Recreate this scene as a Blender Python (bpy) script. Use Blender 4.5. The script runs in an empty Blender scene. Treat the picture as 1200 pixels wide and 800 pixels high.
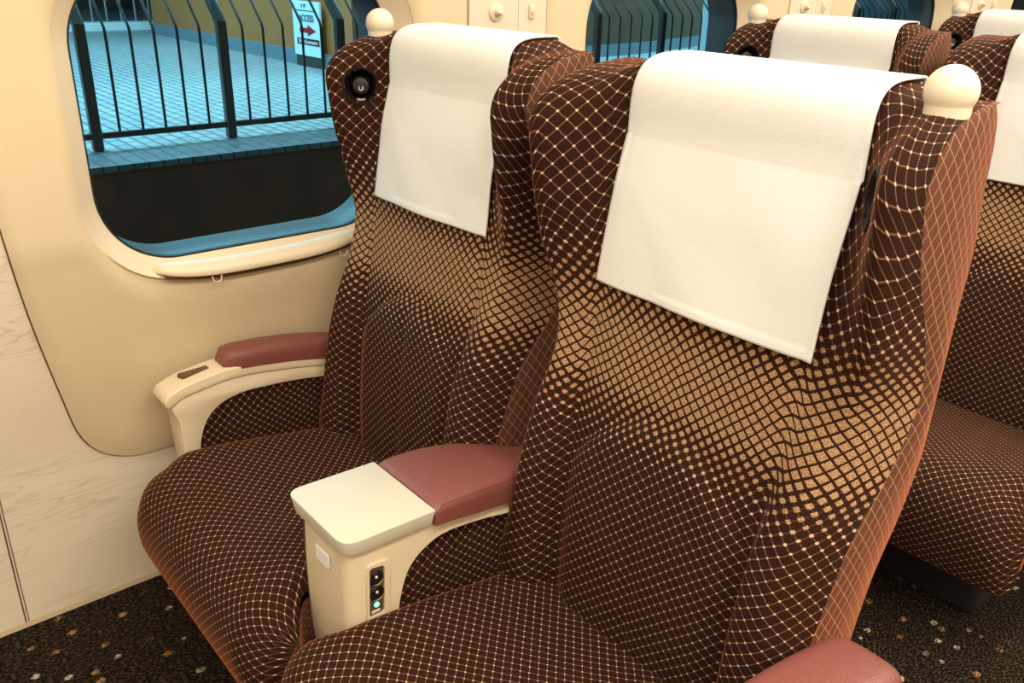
import bpy, bmesh, math
import numpy as np
from mathutils import Vector, Matrix, Euler

C = bpy.context.scene.collection
FZ = 0.08            # height of the carriage floor above the platform level
PITCH = 1.16         # seat row and window pitch
PI = math.pi

# ------------------------------------------------------------------ materials
def new_mat(name):
    m = bpy.data.materials.new(name); m.use_nodes = True
    nt = m.node_tree
    for n in list(nt.nodes): nt.nodes.remove(n)
    out = nt.nodes.new('ShaderNodeOutputMaterial')
    return m, nt, out

def principled(nt, out, col, rough=.5, **kw):
    b = nt.nodes.new('ShaderNodeBsdfPrincipled')
    b.inputs['Base Color'].default_value = (*col, 1)
    b.inputs['Roughness'].default_value = rough
    for k, v in kw.items():
        b.inputs[k].default_value = v
    nt.links.new(b.outputs[0], out.inputs[0])
    return b

def flat(name, col, rough=.5, noise=0, nscale=30, bump=0, bscale=200, **kw):
    m, nt, out = new_mat(name)
    b = principled(nt, out, col, rough, **kw)
    tc = nt.nodes.new('ShaderNodeTexCoord')
    if noise:
        n = nt.nodes.new('ShaderNodeTexNoise'); n.inputs['Scale'].default_value = nscale
        n.inputs['Detail'].default_value = 4
        nt.links.new(tc.outputs['Object'], n.inputs['Vector'])
        mx = nt.nodes.new('ShaderNodeMix'); mx.data_type = 'RGBA'
        mx.inputs[6].default_value = (*[c*(1-noise) for c in col], 1)
        mx.inputs[7].default_value = (*[min(1, c*(1+noise)) for c in col], 1)
        nt.links.new(n.outputs[0], mx.inputs[0]); nt.links.new(mx.outputs[2], b.inputs['Base Color'])
    if bump:
        n2 = nt.nodes.new('ShaderNodeTexNoise'); n2.inputs['Scale'].default_value = bscale
        nt.links.new(tc.outputs['Object'], n2.inputs['Vector'])
        bp = nt.nodes.new('ShaderNodeBump'); bp.inputs['Strength'].default_value = bump
        bp.inputs['Distance'].default_value = .002
        nt.links.new(n2.outputs[0], bp.inputs['Height']); nt.links.new(bp.outputs[0], b.inputs['Normal'])
    return m

class NB:
    """small helper that writes arithmetic as shader math nodes"""
    def __init__(s, nt): s.nt = nt
    def op(s, o, *a):
        n = s.nt.nodes.new('ShaderNodeMath'); n.operation = o
        for i, v in enumerate(a):
            if isinstance(v, (int, float)): n.inputs[i].default_value = v
            else: s.nt.links.new(v, n.inputs[i])
        return n.outputs[0]
    def step(s, v, lo, hi):      # smooth 0..1 as v goes lo..hi
        n = s.nt.nodes.new('ShaderNodeMapRange'); n.interpolation_type = 'SMOOTHSTEP'
        n.inputs['From Min'].default_value = 0; n.inputs['From Max'].default_value = 1
        t = s.op('DIVIDE', s.op('SUBTRACT', v, lo), s.op('SUBTRACT', hi, lo) if not (isinstance(lo, (int, float)) and isinstance(hi, (int, float))) else hi-lo)
        s.nt.links.new(t, n.inputs['Value']); return n.outputs[0]
    def mixc(s, f, a, b):
        n = s.nt.nodes.new('ShaderNodeMix'); n.data_type = 'RGBA'
        s.nt.links.new(f, n.inputs[0]) if not isinstance(f, (int, float)) else setattr(n.inputs[0], 'default_value', f)
        for i, v in ((6, a), (7, b)):
            if isinstance(v, tuple): n.inputs[i].default_value = (*v, 1)
            else: s.nt.links.new(v, n.inputs[i])
        return n.outputs[2]

CELL = .0120
def fabric(name, dots=True, base=(.0245, .0066, .0028), sheen=.6, cell=CELL):
    """brown moquette woven with a lattice of pale threads; the squares fill with tan where the 'fade' weave attribute rises"""
    m, nt, out = new_mat(name)
    N = NB(nt)
    b = principled(nt, out, base, .85)
    b.inputs['Specular IOR Level'].default_value = .15
    b.inputs['Sheen Weight'].default_value = sheen
    b.inputs['Sheen Roughness'].default_value = .27
    b.inputs['Sheen Tint'].default_value = (.56, .165, .07, 1)
    uv = nt.nodes.new('ShaderNodeUVMap'); uv.uv_map = 'UVMap'
    sp = nt.nodes.new('ShaderNodeSeparateXYZ'); nt.links.new(uv.outputs[0], sp.inputs[0])
    nz = nt.nodes.new('ShaderNodeTexNoise'); nz.inputs['Scale'].default_value = 620; nz.inputs['Detail'].default_value = 2
    nt.links.new(uv.outputs[0], nz.inputs['Vector'])
    wv = nt.nodes.new('ShaderNodeTexNoise'); wv.inputs['Scale'].default_value = 160
    nt.links.new(uv.outputs[0], wv.inputs['Vector'])
    at = nt.nodes.new('ShaderNodeAttribute'); at.attribute_name = 'fade'
    fade = at.outputs['Fac']
    u, v = sp.outputs[0], sp.outputs[1]
    wob = N.op('MULTIPLY', N.op('SUBTRACT', wv.outputs[0], .5), .10)
    p = N.op('ADD', N.op('DIVIDE', N.op('ADD', u, v), cell*1.4142), wob)
    q = N.op('ADD', N.op('DIVIDE', N.op('SUBTRACT', u, v), cell*1.4142), wob)
    def near(a): return N.op('ABSOLUTE', N.op('SUBTRACT', N.op('FRACT', N.op('ADD', a, .5)), .5))
    dp, dq = near(p), near(q)
    dmax, dmin = N.op('MAXIMUM', dp, dq), N.op('MINIMUM', dp, dq)
    line = N.op('SUBTRACT', 1, N.step(dmin, .02, .06))
    lstr = N.op('MULTIPLY', line, N.op('SUBTRACT', .31 if dots else .60, N.op('MULTIPLY', fade, .29)))
    size = N.op('ADD', .052, N.op('MULTIPLY', fade, .305))
    dot = N.op('SUBTRACT', 1, N.step(dmax, size, N.op('ADD', size, .06)))
    speck = N.step(nz.outputs[0], .42, .58)
    tan = N.mixc(N.op('ADD', N.op('MULTIPLY', speck, .70), .30), (.075, .030, .013), (.58, .34, .17))
    dcol = N.mixc(N.step(fade, .05, .45), (.78, .57, .41), tan)
    bn = N.mixc(nz.outputs[0], tuple(c*.7 for c in base), tuple(c*1.35 for c in base))
    c1 = N.mixc(lstr, bn, (.50, .27, .145))
    col = N.mixc(N.op('MULTIPLY', dot, .92), c1, dcol) if dots else c1
    nt.links.new(col, b.inputs['Base Color'])
    bp = nt.nodes.new('ShaderNodeBump'); bp.inputs['Strength'].default_value = .35; bp.inputs['Distance'].default_value = .001
    h = N.op('ADD', N.op('MULTIPLY', nz.outputs[0], .5), N.op('MULTIPLY', N.op('MULTIPLY', dot if dots else line, .8), 1))
    nt.links.new(h, bp.inputs['Height']); nt.links.new(bp.outputs[0], b.inputs['Normal'])
    return m

M = {}
M['fabric'] = fabric('brown_lattice_moquette')
M['side_fabric'] = fabric('brown_ribbed_side_moquette', dots=False, cell=.0105, base=(.105, .040, .022), sheen=1.0)  # dotless side weave, base lightened to stand for copper sheen at grazing view
M['cloth'] = flat('white_cotton', (.765, .75, .705), .9, noise=.03, nscale=12, bump=.25, bscale=500)
M['leather'] = flat('red_brown_leather', (.205, .060, .046), .42, noise=.08, nscale=60, bump=.5, bscale=420)
M['cream'] = flat('cream_plastic', (.74, .60, .40), .38)
M['cream_lid'] = flat('pale_cream_lid', (.60, .54, .42), .42, bump=.1, bscale=700)
M['knob'] = flat('cream_knob', (.80, .69, .50), .33)
M['panel'] = flat('tan_wall_panel', (.70, .56, .35), .45, noise=.03, nscale=3)
M['frame'] = flat('cream_window_frame', (.78, .64, .43), .4)
M['pillar'] = flat('pale_pillar_panel', (.74, .62, .46), .45)
M['black'] = flat('black_plastic', (.006, .005, .005), .45)
M['gasket'] = flat('black_rubber', (.006, .006, .007), .6)
M['bezel'] = flat('dark_bronze_plastic', (.007, .0045, .0035), .55, **{'Specular IOR Level': .2})
M['chrome'] = flat('brushed_metal', (.62, .56, .46), .28, Metallic=1.0)
M['base'] = flat('dark_seat_base', (.005, .004, .0035), .8)
M['shell'] = flat('brown_seat_shell', (.06, .03, .02), .45)
M['white'] = flat('white_print', (.85, .82, .76), .6)
M['slot'] = flat('dark_brown_slot', (.10, .055, .03), .4)

m, nt, out = new_mat('green_led')
e = nt.nodes.new('ShaderNodeEmission'); e.inputs[0].default_value = (.25, 1, .5, 1); e.inputs[1].default_value = 2.2
nt.links.new(e.outputs[0], out.inputs[0]); M['led'] = m

# marble laminate: cream with faint diagonal brown streaks
m, nt, out = new_mat('cream_marble_laminate'); N = NB(nt)
b = principled(nt, out, (.8, .7, .55), .4)
tc = nt.nodes.new('ShaderNodeTexCoord')
mp = nt.nodes.new('ShaderNodeMapping'); mp.inputs['Rotation'].default_value = (math.radians(-32), 0, 0); mp.inputs['Scale'].default_value = (1, 3.2, 26)
nt.links.new(tc.outputs['Object'], mp.inputs[0])
n1 = nt.nodes.new('ShaderNodeTexNoise'); n1.inputs['Scale'].default_value = 1.5; n1.inputs['Detail'].default_value = 5; n1.inputs['Distortion'].default_value = .9
nt.links.new(mp.outputs[0], n1.inputs['Vector'])
n2 = nt.nodes.new('ShaderNodeTexNoise'); n2.inputs['Scale'].default_value = 4; nt.links.new(tc.outputs['Object'], n2.inputs['Vector'])
vein = N.op('SUBTRACT', 1, N.step(N.op('ABSOLUTE', N.op('SUBTRACT', n1.outputs[0], .5)), .0, .045))
f = N.op('MULTIPLY', vein, N.op('MULTIPLY', N.step(n2.outputs[0], .40, .62), .38))
nt.links.new(N.mixc(f, (.82, .70, .53), (.46, .34, .22)), b.inputs['Base Color']); M['marble'] = m

# carpet: near black brown pile with rows of short tan flecks
m, nt, out = new_mat('dark_fleck_carpet'); N = NB(nt)
b = principled(nt, out, (.02, .013, .008), .95); b.inputs['Specular IOR Level'].default_value = .1
tc = nt.nodes.new('ShaderNodeTexCoord')
mp = nt.nodes.new('ShaderNodeMapping'); mp.inputs['Rotation'].default_value = (0, 0, math.radians(0)); mp.inputs['Scale'].default_value = (300, 120, 1)
nt.links.new(tc.outputs['Object'], mp.inputs[0])
n1 = nt.nodes.new('ShaderNodeTexNoise'); n1.inputs['Scale'].default_value = 1; n1.inputs['Detail'].default_value = 1
nt.links.new(mp.outputs[0], n1.inputs['Vector'])
mp2 = nt.nodes.new('ShaderNodeMapping'); mp2.inputs['Scale'].default_value = (30, 24, 1); nt.links.new(tc.outputs['Object'], mp2.inputs[0])
vo = nt.nodes.new('ShaderNodeTexVoronoi'); vo.inputs['Scale'].default_value = 1; vo.inputs['Randomness'].default_value = .75
nt.links.new(mp2.outputs[0], vo.inputs['Vector'])
fl = N.op('SUBTRACT', 1, N.step(vo.outputs['Distance'], .15, .24))
fl = N.op('MULTIPLY', fl, N.step(n1.outputs[0], .35, .6))
sp = nt.nodes.new('ShaderNodeSeparateColor'); nt.links.new(vo.outputs['Color'], sp.inputs[0])
fc = N.mixc(N.step(sp.outputs[0], .4, .7), (.33, .16, .05), (.50, .42, .30))
pile = N.mixc(N.step(n1.outputs[0], .42, .78), (.004, .003, .0025), (.075, .046, .021))
nt.links.new(N.mixc(N.op('MULTIPLY', fl, N.step(sp.outputs[1], .10, .45)), pile, fc), b.inputs['Base Color'])
bp = nt.nodes.new('ShaderNodeBump'); bp.inputs['Strength'].default_value = .6; bp.inputs['Distance'].default_value = .003
nt.links.new(n1.outputs[0], bp.inputs['Height']); nt.links.new(bp.outputs[0], b.inputs['Normal'])
M['carpet'] = m

# window glass
m, nt, out = new_mat('tinted_window_glass')
tr = nt.nodes.new('ShaderNodeBsdfTransparent'); tr.inputs[0].default_value = (.80, .93, .95, 1)
gl = nt.nodes.new('ShaderNodeBsdfGlossy'); gl.inputs['Roughness'].default_value = .02
fr = nt.nodes.new('ShaderNodeFresnel'); fr.inputs[0].default_value = 1.18
mx = nt.nodes.new('ShaderNodeMixShader')
nt.links.new(fr.outputs[0], mx.inputs[0]); nt.links.new(tr.outputs[0], mx.inputs[1]); nt.links.new(gl.outputs[0], mx.inputs[2])
nt.links.new(mx.outputs[0], out.inputs[0]); M['glass'] = m

# platform paving: small pale bricks
m, nt, out = new_mat('platform_brick_paving'); N = NB(nt)
b = principled(nt, out, (.5, .5, .5), .45)
tc = nt.nodes.new('ShaderNodeTexCoord')
br = nt.nodes.new('ShaderNodeTexBrick')
br.inputs['Color1'].default_value = (.40, .44, .44, 1); br.inputs['Color2'].default_value = (.31, .35, .36, 1); br.inputs['Mortar'].default_value = (.09, .11, .12, 1)
br.inputs['Scale'].default_value = 1; br.inputs['Mortar Size'].default_value = .012; br.inputs['Brick Width'].default_value = .20; br.inputs['Row Height'].default_value = .10
nt.links.new(tc.outputs['Object'], br.inputs['Vector']); nt.links.new(br.outputs[0], b.inputs['Base Color']); M['paving'] = m
m = M['paving'].copy(); m.name = 'dark_platform_edge_tiles'
bk = next(n for n in m.node_tree.nodes if n.type == 'TEX_BRICK')
bk.inputs['Color1'].default_value = (.19, .22, .23, 1); bk.inputs['Color2'].default_value = (.14, .17, .18, 1); bk.inputs['Mortar'].default_value = (.06, .07, .08, 1); bk.inputs['Mortar Size'].default_value = .008
M['edge'] = m
M['kerb'] = flat('grey_edge_stone', (.22, .23, .23), .7, noise=.15, nscale=12)
M['face'] = flat('brown_platform_face', (.21, .085, .05), .9, noise=.4, nscale=2.5)
M['pit'] = flat('dark_track_concrete', (.035, .028, .024), .9, noise=.5, nscale=1.5)
M['rail'] = flat('dark_painted_steel', (.045, .026, .018), .35)
M['station'] = flat('brown_station_tiles', (.46, .150, .040), .6, noise=.15, nscale=3)
M['station_shaded'] = flat('shaded_brown_station_tiles', (.11, .05, .018), .6, noise=.3, nscale=3)  # same station tiles darkened, dimmer light of the side wall put into the colour
M['skirting'] = flat('blue_grey_skirting', (.16, .20, .23), .5)
M['curb'] = flat('pale_curb', (.7, .72, .7), .6)
M['darkwall'] = flat('dark_station_wall', (.03, .033, .036), .6)
M['column'] = flat('pale_blue_column', (.42, .52, .55), .4)
M['teal'] = flat('teal_partition', (.20, .40, .46), .4, noise=.15, nscale=2)
M['signblue'] = flat('pale_sign_face', (.72, .80, .82), .5)
M['red'] = flat('red_print', (.42, .012, .012), .5)
M['maroon'] = flat('maroon_print', (.10, .012, .02), .5)
M['ink'] = flat('navy_print', (.03, .04, .07), .5)
M['body'] = flat('pale_blue_car_body', (.045, .060, .068), .4)

# ------------------------------------------------------------------ mesh helpers
def link(o, parent=None):
    C.objects.link(o)
    if parent: o.parent = parent
    return o

def thing(name, label, cat, loc=(0, 0, 0), group=None):
    o = bpy.data.objects.new(name, None); o.empty_display_size = .1
    o.location = loc; o['label'] = label; o['category'] = cat
    if group: o['group'] = group
    return link(o)

def tag(o, label, cat, group=None):
    o['label'] = label; o['category'] = cat
    if group: o['group'] = group
    return o

def struct(o): o['kind'] = 'structure'; return o

def mesh(name, vs, fs, mat, parent=None, smooth=True, uv=None, fade=None, loc=(0, 0, 0), flip=False, angle=40):
    """vs in world space; loc/parent location is taken off"""
    off = Vector(loc)
    par = parent
    while par is not None:
        off = off + par.location; par = par.parent
    me = bpy.data.meshes.new(name)
    if flip: fs = [tuple(reversed(f)) for f in fs]
    me.from_pydata([tuple(Vector(v)-off) for v in vs], [], fs)
    if uv is not None:
        l = me.uv_layers.new(name='UVMap')
        for poly in me.polygons:
            for li in poly.loop_indices: l.data[li].uv = uv[me.loops[li].vertex_index]
    if fade is not None:
        a = me.attributes.new('fade', 'FLOAT', 'POINT')
        for i, f in enumerate(fade): a.data[i].value = f
    me.materials.append(mat)
    o = bpy.data.objects.new(name, me); o.location = loc
    if smooth:
        me.shade_smooth()
        if angle < 180:
            me.set_sharp_from_angle(angle=math.radians(angle))
    me.update()
    return link(o, parent)

def from_bm(name, bm, mat, parent=None, loc=(0, 0, 0), smooth=True, angle=40):
    bmesh.ops.recalc_face_normals(bm, faces=bm.faces)
    bm.verts.index_update()
    vs = [v.co.copy() for v in bm.verts]; fs = [tuple(v.index for v in f.verts) for f in bm.faces]
    bm.free()
    return mesh(name, vs, fs, mat, parent, smooth, loc=loc, angle=angle)

def add_prism(bm, pts, axis, a, b):
    """closed outline pts (2d) extruded along axis from a to b"""
    def P(p, t):
        if axis == 0: return (t, p[0], p[1])
        if axis == 1: return (p[0], t, p[1])
        return (p[0], p[1], t)
    A = [bm.verts.new(P(p, a)) for p in pts]; B = [bm.verts.new(P(p, b)) for p in pts]
    n = len(pts); f = [bm.faces.new(A), bm.faces.new(B)]
    for i in range(n): f.append(bm.faces.new((A[i], A[(i+1) % n], B[(i+1) % n], B[i])))
    return A, B

def bevel(bm, w, seg=3, ang=30):
    bm.normal_update()
    bmesh.ops.recalc_face_normals(bm, faces=bm.faces)
    ed = [e for e in bm.edges if len(e.link_faces) == 2 and e.calc_face_angle(0) > math.radians(ang)]
    bmesh.ops.bevel(bm, geom=ed, offset=w, segments=seg, profile=.5, affect='EDGES', clamp_overlap=True)

def add_box(bm, lo, hi):
    x0, y0, z0 = lo; x1, y1, z1 = hi
    return add_prism(bm, [(x0, y0), (x1, y0), (x1, y1), (x0, y1)], 2, z0, z1)

def box(name, lo, hi, mat, parent=None, bv=0, loc=(0, 0, 0), seg=2):
    bm = bmesh.new(); add_box(bm, lo, hi)
    if bv: bevel(bm, bv, seg)
    return from_bm(name, bm, mat, parent, loc)

def smooth_poly(pts, radii, n=8):
    """round the corners of a closed polygon"""
    out = []; k = len(pts)
    for i in range(k):
        p = Vector(pts[i]); a = Vector(pts[i-1]); b = Vector(pts[(i+1) % k]); r = radii[i]
        if r <= 0: out.append(tuple(p)); continue
        da = (a-p); db = (b-p); la, lb = da.length, db.length; da.normalize(); db.normalize()
        d = min(r, la*.49, lb*.49)
        p0, p2 = p+da*d, p+db*d
        for j in range(n+1):
            t = j/n
            out.append(tuple(p0*(1-t)**2+p*2*t*(1-t)+p2*t*t))
    return out

def pchip(xs, ys):
    xs = np.array(xs, float); ys = np.array(ys, float); h = np.diff(xs); d = np.diff(ys)/h
    m = np.zeros(len(xs)); m[0], m[-1] = d[0], d[-1]
    for i in range(1, len(xs)-1):
        if d[i-1]*d[i] > 0:
            w1, w2 = 2*h[i]+h[i-1], h[i]+2*h[i-1]; m[i] = (w1+w2)/(w1/d[i-1]+w2/d[i])
    def f(x):
        x = min(max(x, xs[0]), xs[-1]); i = min(int(np.searchsorted(xs, x, 'right'))-1, len(h)-1)
        t = (x-xs[i])/h[i]
        return float((1+2*t)*(1-t)**2*ys[i]+t*(1-t)**2*h[i]*m[i]+t*t*(3-2*t)*ys[i+1]+t*t*(t-1)*h[i]*m[i+1])
    return f

def lathe(bm, prof, origin, axis, seg=24):
    """prof: (radius, height) along axis"""
    q = Vector((0, 0, 1)).rotation_difference(Vector(axis).normalized()); o = Vector(origin)
    rings = []
    for r, h in prof:
        if r < 1e-6: rings.append([bm.verts.new(o+q @ Vector((0, 0, h)))])
        else: rings.append([bm.verts.new(o+q @ Vector((r*math.cos(2*PI*i/seg), r*math.sin(2*PI*i/seg), h))) for i in range(seg)])
    for A, B in zip(rings, rings[1:]):
        for i in range(seg):
            j = (i+1) % seg
            if len(A) == 1 and len(B) == 1: continue
            if len(A) == 1: bm.faces.new((A[0], B[j], B[i]))
            elif len(B) == 1: bm.faces.new((A[i], A[j], B[0]))
            else: bm.faces.new((A[i], A[j], B[j], B[i]))

def add_tube(bm, pts, r, seg=8):
    rings = []; pts = [Vector(p) for p in pts]
    for i, p in enumerate(pts):
        d = (pts[min(i+1, len(pts)-1)]-pts[max(i-1, 0)]).normalized()
        q = Vector((0, 0, 1)).rotation_difference(d)
        rings.append([bm.verts.new(p+q @ Vector((r*math.cos(2*PI*k/seg), r*math.sin(2*PI*k/seg), 0))) for k in range(seg)])
    for A, B in zip(rings, rings[1:]):
        for i in range(seg): bm.faces.new((A[i], A[(i+1) % seg], B[(i+1) % seg], B[i]))
    bm.faces.new(rings[0]); bm.faces.new(list(reversed(rings[-1])))

# ------------------------------------------------------------------ the seat: shapes in world space of the first row
SX = .296                                  # seat centre to the middle of the pair
ZK  = [.36,  .42,  .48,  .60,  .70,  .78,  .86,  .94, 1.02, 1.10]
f_c = pchip(ZK, [-.130, -.132, -.130, -.120, -.104, -.086, -.072, -.060, -.046, -.026])     # centre of the back
f_p = pchip(ZK, [-.182, -.182, -.175, -.158, -.130, -.096, -.074, -.084, -.103, -.114])     # crest of wing / bolster
f_e = pchip(ZK, [-.17, -.165, -.146, -.098, -.058, .008, .036, .010, -.040, -.066])         # outer front edge
f_r = pchip(ZK, [-.03, -.015, .000, .030, .075, .092, .092, .090, .088, .076])              # rear edge
f_w = pchip(ZK, [.257, .257, .257, .257, .257, .257, .257, .258, .260, .260])
f_ku = pchip([.3, .84, 1.02, 1.3], [1, 1, .74, .70])
ZTOP0, ZROLL = 1.10, .095

def wide(z, g): return g*min(1, max(0, (z-.80)/.14))

def back_front(ax, z, g=0):
    """y of the front face at distance ax from the seat's middle, for z below the rounded top"""
    k_ = wide(z, g)
    w, c, p, e = f_w(z)+.014*k_, f_c(z), f_p(z)-.012*k_, f_e(z)
    wing = 1 if z > .9 else max(0, (z-.8)/.1)
    vx = .160+.006*wing
    px = .214+.027*min(1, max(0, (z-.78)/.16))+.014*k_
    low = 1-min(1, max(0, (z-.66)/.16))
    xs = [0, .10, vx-.02, vx, .200-.022*low, px, px+(w-px)*.55, w]
    dip = .0045
    c2 = c+dip
    ys = [c, c, c+dip*.4, c2, c2+(p-c2)*(.80-.44*wing+.06*low), p, p+(e-p)*.30, e]
    y = pchip(xs, ys)(ax)
    # lumbar cushion: raised arch with a fold down its middle
    if z < .80:
        top = .742; hw = .150
        k = max(0, 1-(ax/hw)**4)
        zt = top-.10*(ax/hw)**2
        k2 = 1/(1+math.exp((z-zt)/.0045))
        y -= .013*k2*min(1, k*1.6)
        y += .004*math.exp(-(ax/.012)**2)*k2
        y += .004*math.exp(-((z-zt-.008)/.008)**2)*(1 if ax < hw else 0)
    return y

def back_pt(ax, t, g=0):
    """t in 0..1 up the plain part, 1..2 round the top; returns y, z, w"""
    if t <= 1:
        z = .36+(ZTOP0-.36)*t
        return back_front(ax, z, g), z, f_w(z)+.014*wide(z, g)
    th = (t-1)*PI/2
    y0 = back_front(ax, ZTOP0, g); yr = f_r(ZTOP0)
    k = min(1, max(0, (ax-.165)/.06)); k = k*k*(3-2*k)
    drop = .012*k
    e = .42+.42*k
    return y0+(yr-y0)*(1-math.cos(th)**e), ZTOP0+(ZROLL-drop)*math.sin(th)**e, f_w(ZTOP0)+.014*g-.012*(1-math.cos(th))

def fade_at(z):
    d = (z-.815)
    d = max(0, abs(d)-.035)
    return max(0, 1-d/(.095 if z < .815 else .13))**1.1

def build_seat(s, label, row=0):
    """s = +1: outer side towards the aisle, -1: mirrored, outer side towards the wall"""
    cx = SX*s
    root = thing('train_seat', label, 'seat', (cx, 0, FZ), 'brown two abreast train seats')
    X = lambda lx: cx+s*lx                  # lx > 0 is the outer side
    fl = s < 0
    # --- backrest front
    NU, NT = 88, 120
    us = [-1+2*i/NU for i in range(NU+1)]
    us = [math.copysign(abs(u)**.85, u) for u in us]
    ts = [i/86 for i in range(87)]+[1+(j+1)/(NT-86) for j in range(NT-86)]
    vs, uvs, fd = [], [], []
    vcol = [0]*(NU+1); prev = None
    for t in ts:
        yc, zc, w = back_pt(0, t)
        row_pts = []
        for u in us:
            g = 1 if (s > 0 and u < 0) else 0
            w = back_pt(0, t, g)[2]
            y, z, _ = back_pt(abs(u)*(w if t <= 1 else f_w(ZTOP0)+.014*g), t, g); row_pts.append((u*w, y, z))
        if prev:
            for i in range(NU+1):
                ds = math.dist(row_pts[i][1:], prev[i][1:])
                vcol[i] += ds*f_ku(row_pts[i][2])
        prev = row_pts
        acc = [0]
        for a, b in zip(row_pts, row_pts[1:]): acc.append(acc[-1]+math.hypot(b[0]-a[0], (b[1]-a[1])*.85))
        mid = acc[NU//2]
        for a, p, vacc in zip(acc, row_pts, vcol):
            d = a-mid; ad = abs(d)
            k = f_ku(p[2]); ko = min(k, .80)
            uu = ad*k if ad < .15 else .15*k+(ad-.15)*ko
            vs.append((X(p[0]), p[1], p[2])); uvs.append((math.copysign(uu, d), vacc))
            fd.append(fade_at(p[2]) if t <= 1 else 0)
    W = NU+1; fs = []
    LX, LZ = .205, 1.092
    lamp_c = Vector((X(LX), back_front(LX, LZ), LZ))
    for j in range(len(ts)-1):
        for i in range(NU):
            q = (j*W+i, j*W+i+1, (j+1)*W+i+1, (j+1)*W+i)
            mid = sum((Vector(vs[k]) for k in q), Vector())/4
            if (mid-lamp_c).length < .0300: continue
            fs.append(q)
    back = mesh('backrest', vs, fs, M['fabric'], root, uv=uvs, fade=fd, flip=fl, angle=180)
    # --- side panels (crease to rear edge), one each side
    for sd in (1, -1):
        sv, su, sf = [], [], []
        vv = 0; pv = None
        for t in ts:
            z0 = .36+(ZTOP0-.36)*min(t, 1)
            g = 1 if (s > 0 and sd < 0) else 0
            y, z, w = back_pt(f_w(z0)+.014*wide(z0, g), t, g)
            yr = f_r(z0); zr = z
            if pv is not None: vv += abs(z-pv)
            pv = z
            for k in range(7):
                a = k/6
                bul = .006*math.sin(PI*a)
                yy = y+(yr-y)*a
                sv.append((X(sd*(w+bul-.004*a)), yy, z)); su.append((yy*.8, vv*.62))
        for j in range(len(ts)-1):
            for k in range(6):
                sf.append((j*7+k, j*7+k+1, (j+1)*7+k+1, (j+1)*7+k))
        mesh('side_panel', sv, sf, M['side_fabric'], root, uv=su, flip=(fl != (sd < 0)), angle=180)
    # --- rear shell
    rv, rf = [], []
    zs = [.36+(1.160-.36)*i/24 for i in range(25)]
    for z in zs:
        w = f_w(min(z, 1.1))-.010; y = f_r(min(z, 1.10))-.002
        for k in range(13):
            a = -1+k/6
            rv.append((X(a*w), y+.030*(1-a**4)*min(1, (1.19-z)/.06), z))
    for j in range(24):
        for k in range(12): rf.append((j*13+k, (j+1)*13+k, (j+1)*13+k+1, j*13+k+1))
    mesh('back_shell', rv, rf, M['shell'], root, flip=fl)
    # --- seat cushion
    prof = [(-.085, .400), (-.20, .415), (-.32, .436), (-.42, .450), (-.49, .452), (-.532, .438), (-.558, .408), (-.569, .365), (-.565, .31), (-.552, .262)]
    cp = [Vector(p) for p in prof]
    # dense catmull-rom
    path = []
    for i in range(len(cp)-1):
        p0, p1, p2, p3 = cp[max(i-1, 0)], cp[i], cp[i+1], cp[min(i+2, len(cp)-1)]
        for k in range(8):
            t = k/8
            path.append(.5*((2*p1)+(p2-p0)*t+(2*p0-5*p1+4*p2-p3)*t*t+(3*p1-p0-3*p2+p3)*t**3))
    path.append(cp[-1])
    NC = 56; R = .045
    cv, cu, cf = [], [], []
    vacc = 0
    edge = {1: [], -1: []}
    for i, p in enumerate(path):
        d = (path[min(i+1, len(path)-1)]-path[max(i-1, 0)]).normalized()
        n = Vector((-d.y, d.x))              # towards the inside of the cushion
        if i: vacc += (p-path[i-1]).length
        g = min(1, max(0, (-p.x-.45)/.06)); g = g*g*(3-2*g)
        wo, wi = .235+.020*g, .236+.046*g
        R = .045+.04*g-.05*max(0, (i-52)/20)
        for k in range(NC+1):
            a = -1+2*k/NC
            ww = wo if a > 0 else wi
            lx = a*ww
            e = max(0, abs(lx)-(ww-R))/R
            inset = R*(1-math.sqrt(max(0, 1-e*e)))*(.55+.3*g if a > 0 else .75)
            dish = .010*min(1, abs(lx)/.2)**2*(1-g)-.004*math.cos(lx*9)*(1-g)
            q = p-n*dish+n*inset
            cv.append((X(lx), q.x, q.y)); cu.append((lx*.98, vacc))
        edge[1].append((X(wo), (p+n*R*(.55+.3*g)).x, (p+n*R*(.55+.3*g)).y)); edge[-1].append((X(-wi), (p+n*R*.75).x, (p+n*R*.75).y))
    W = NC+1
    for j in range(len(path)-1):
        for i in range(NC): cf.append((j*W+i, (j+1)*W+i, (j+1)*W+i+1, j*W+i+1))
    cush = mesh('seat_cushion', cv, cf, M['fabric'], root, uv=cu, fade=[0]*len(cv), flip=fl, angle=180)
    for sd in (1, -1):
        ev = []; eu = []; ef = []
        for i, p in enumerate(edge[sd]):
            zb = min(p[2], .30) if i < 44 else p[2]
            yb = p[1] if i < 44 else -.53
            ev += [p, (p[0]-sd*s*.004, max(yb, -.53), zb if i < 44 else min(p[2], .30))]
            eu += [(p[1], p[2]), (ev[-1][1], ev[-1][2])]
        for i in range(len(edge[sd])-1): ef.append((2*i, 2*i+1, 2*i+3, 2*i+2))
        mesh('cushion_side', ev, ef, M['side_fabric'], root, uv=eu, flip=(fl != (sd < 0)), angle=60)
    # --- pedestal
    bm = bmesh.new(); add_box(bm, (cx-.17, -.40, FZ), (cx+.17, -.06, .275)); bevel(bm, .02)
    add_box(bm, (cx-.215, -.52, .275), (cx+.215, -.06, .30))
    add_box(bm, (cx-.225, -.08, .275), (cx+.225, .0, .42))
    from_bm('base', bm, M['base'], root)
    # --- outer armrest: frame with pad and fabric infill
    a0, a1 = (.258, .346) if s > 0 else (.256, .322)                        # local x extent
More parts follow.
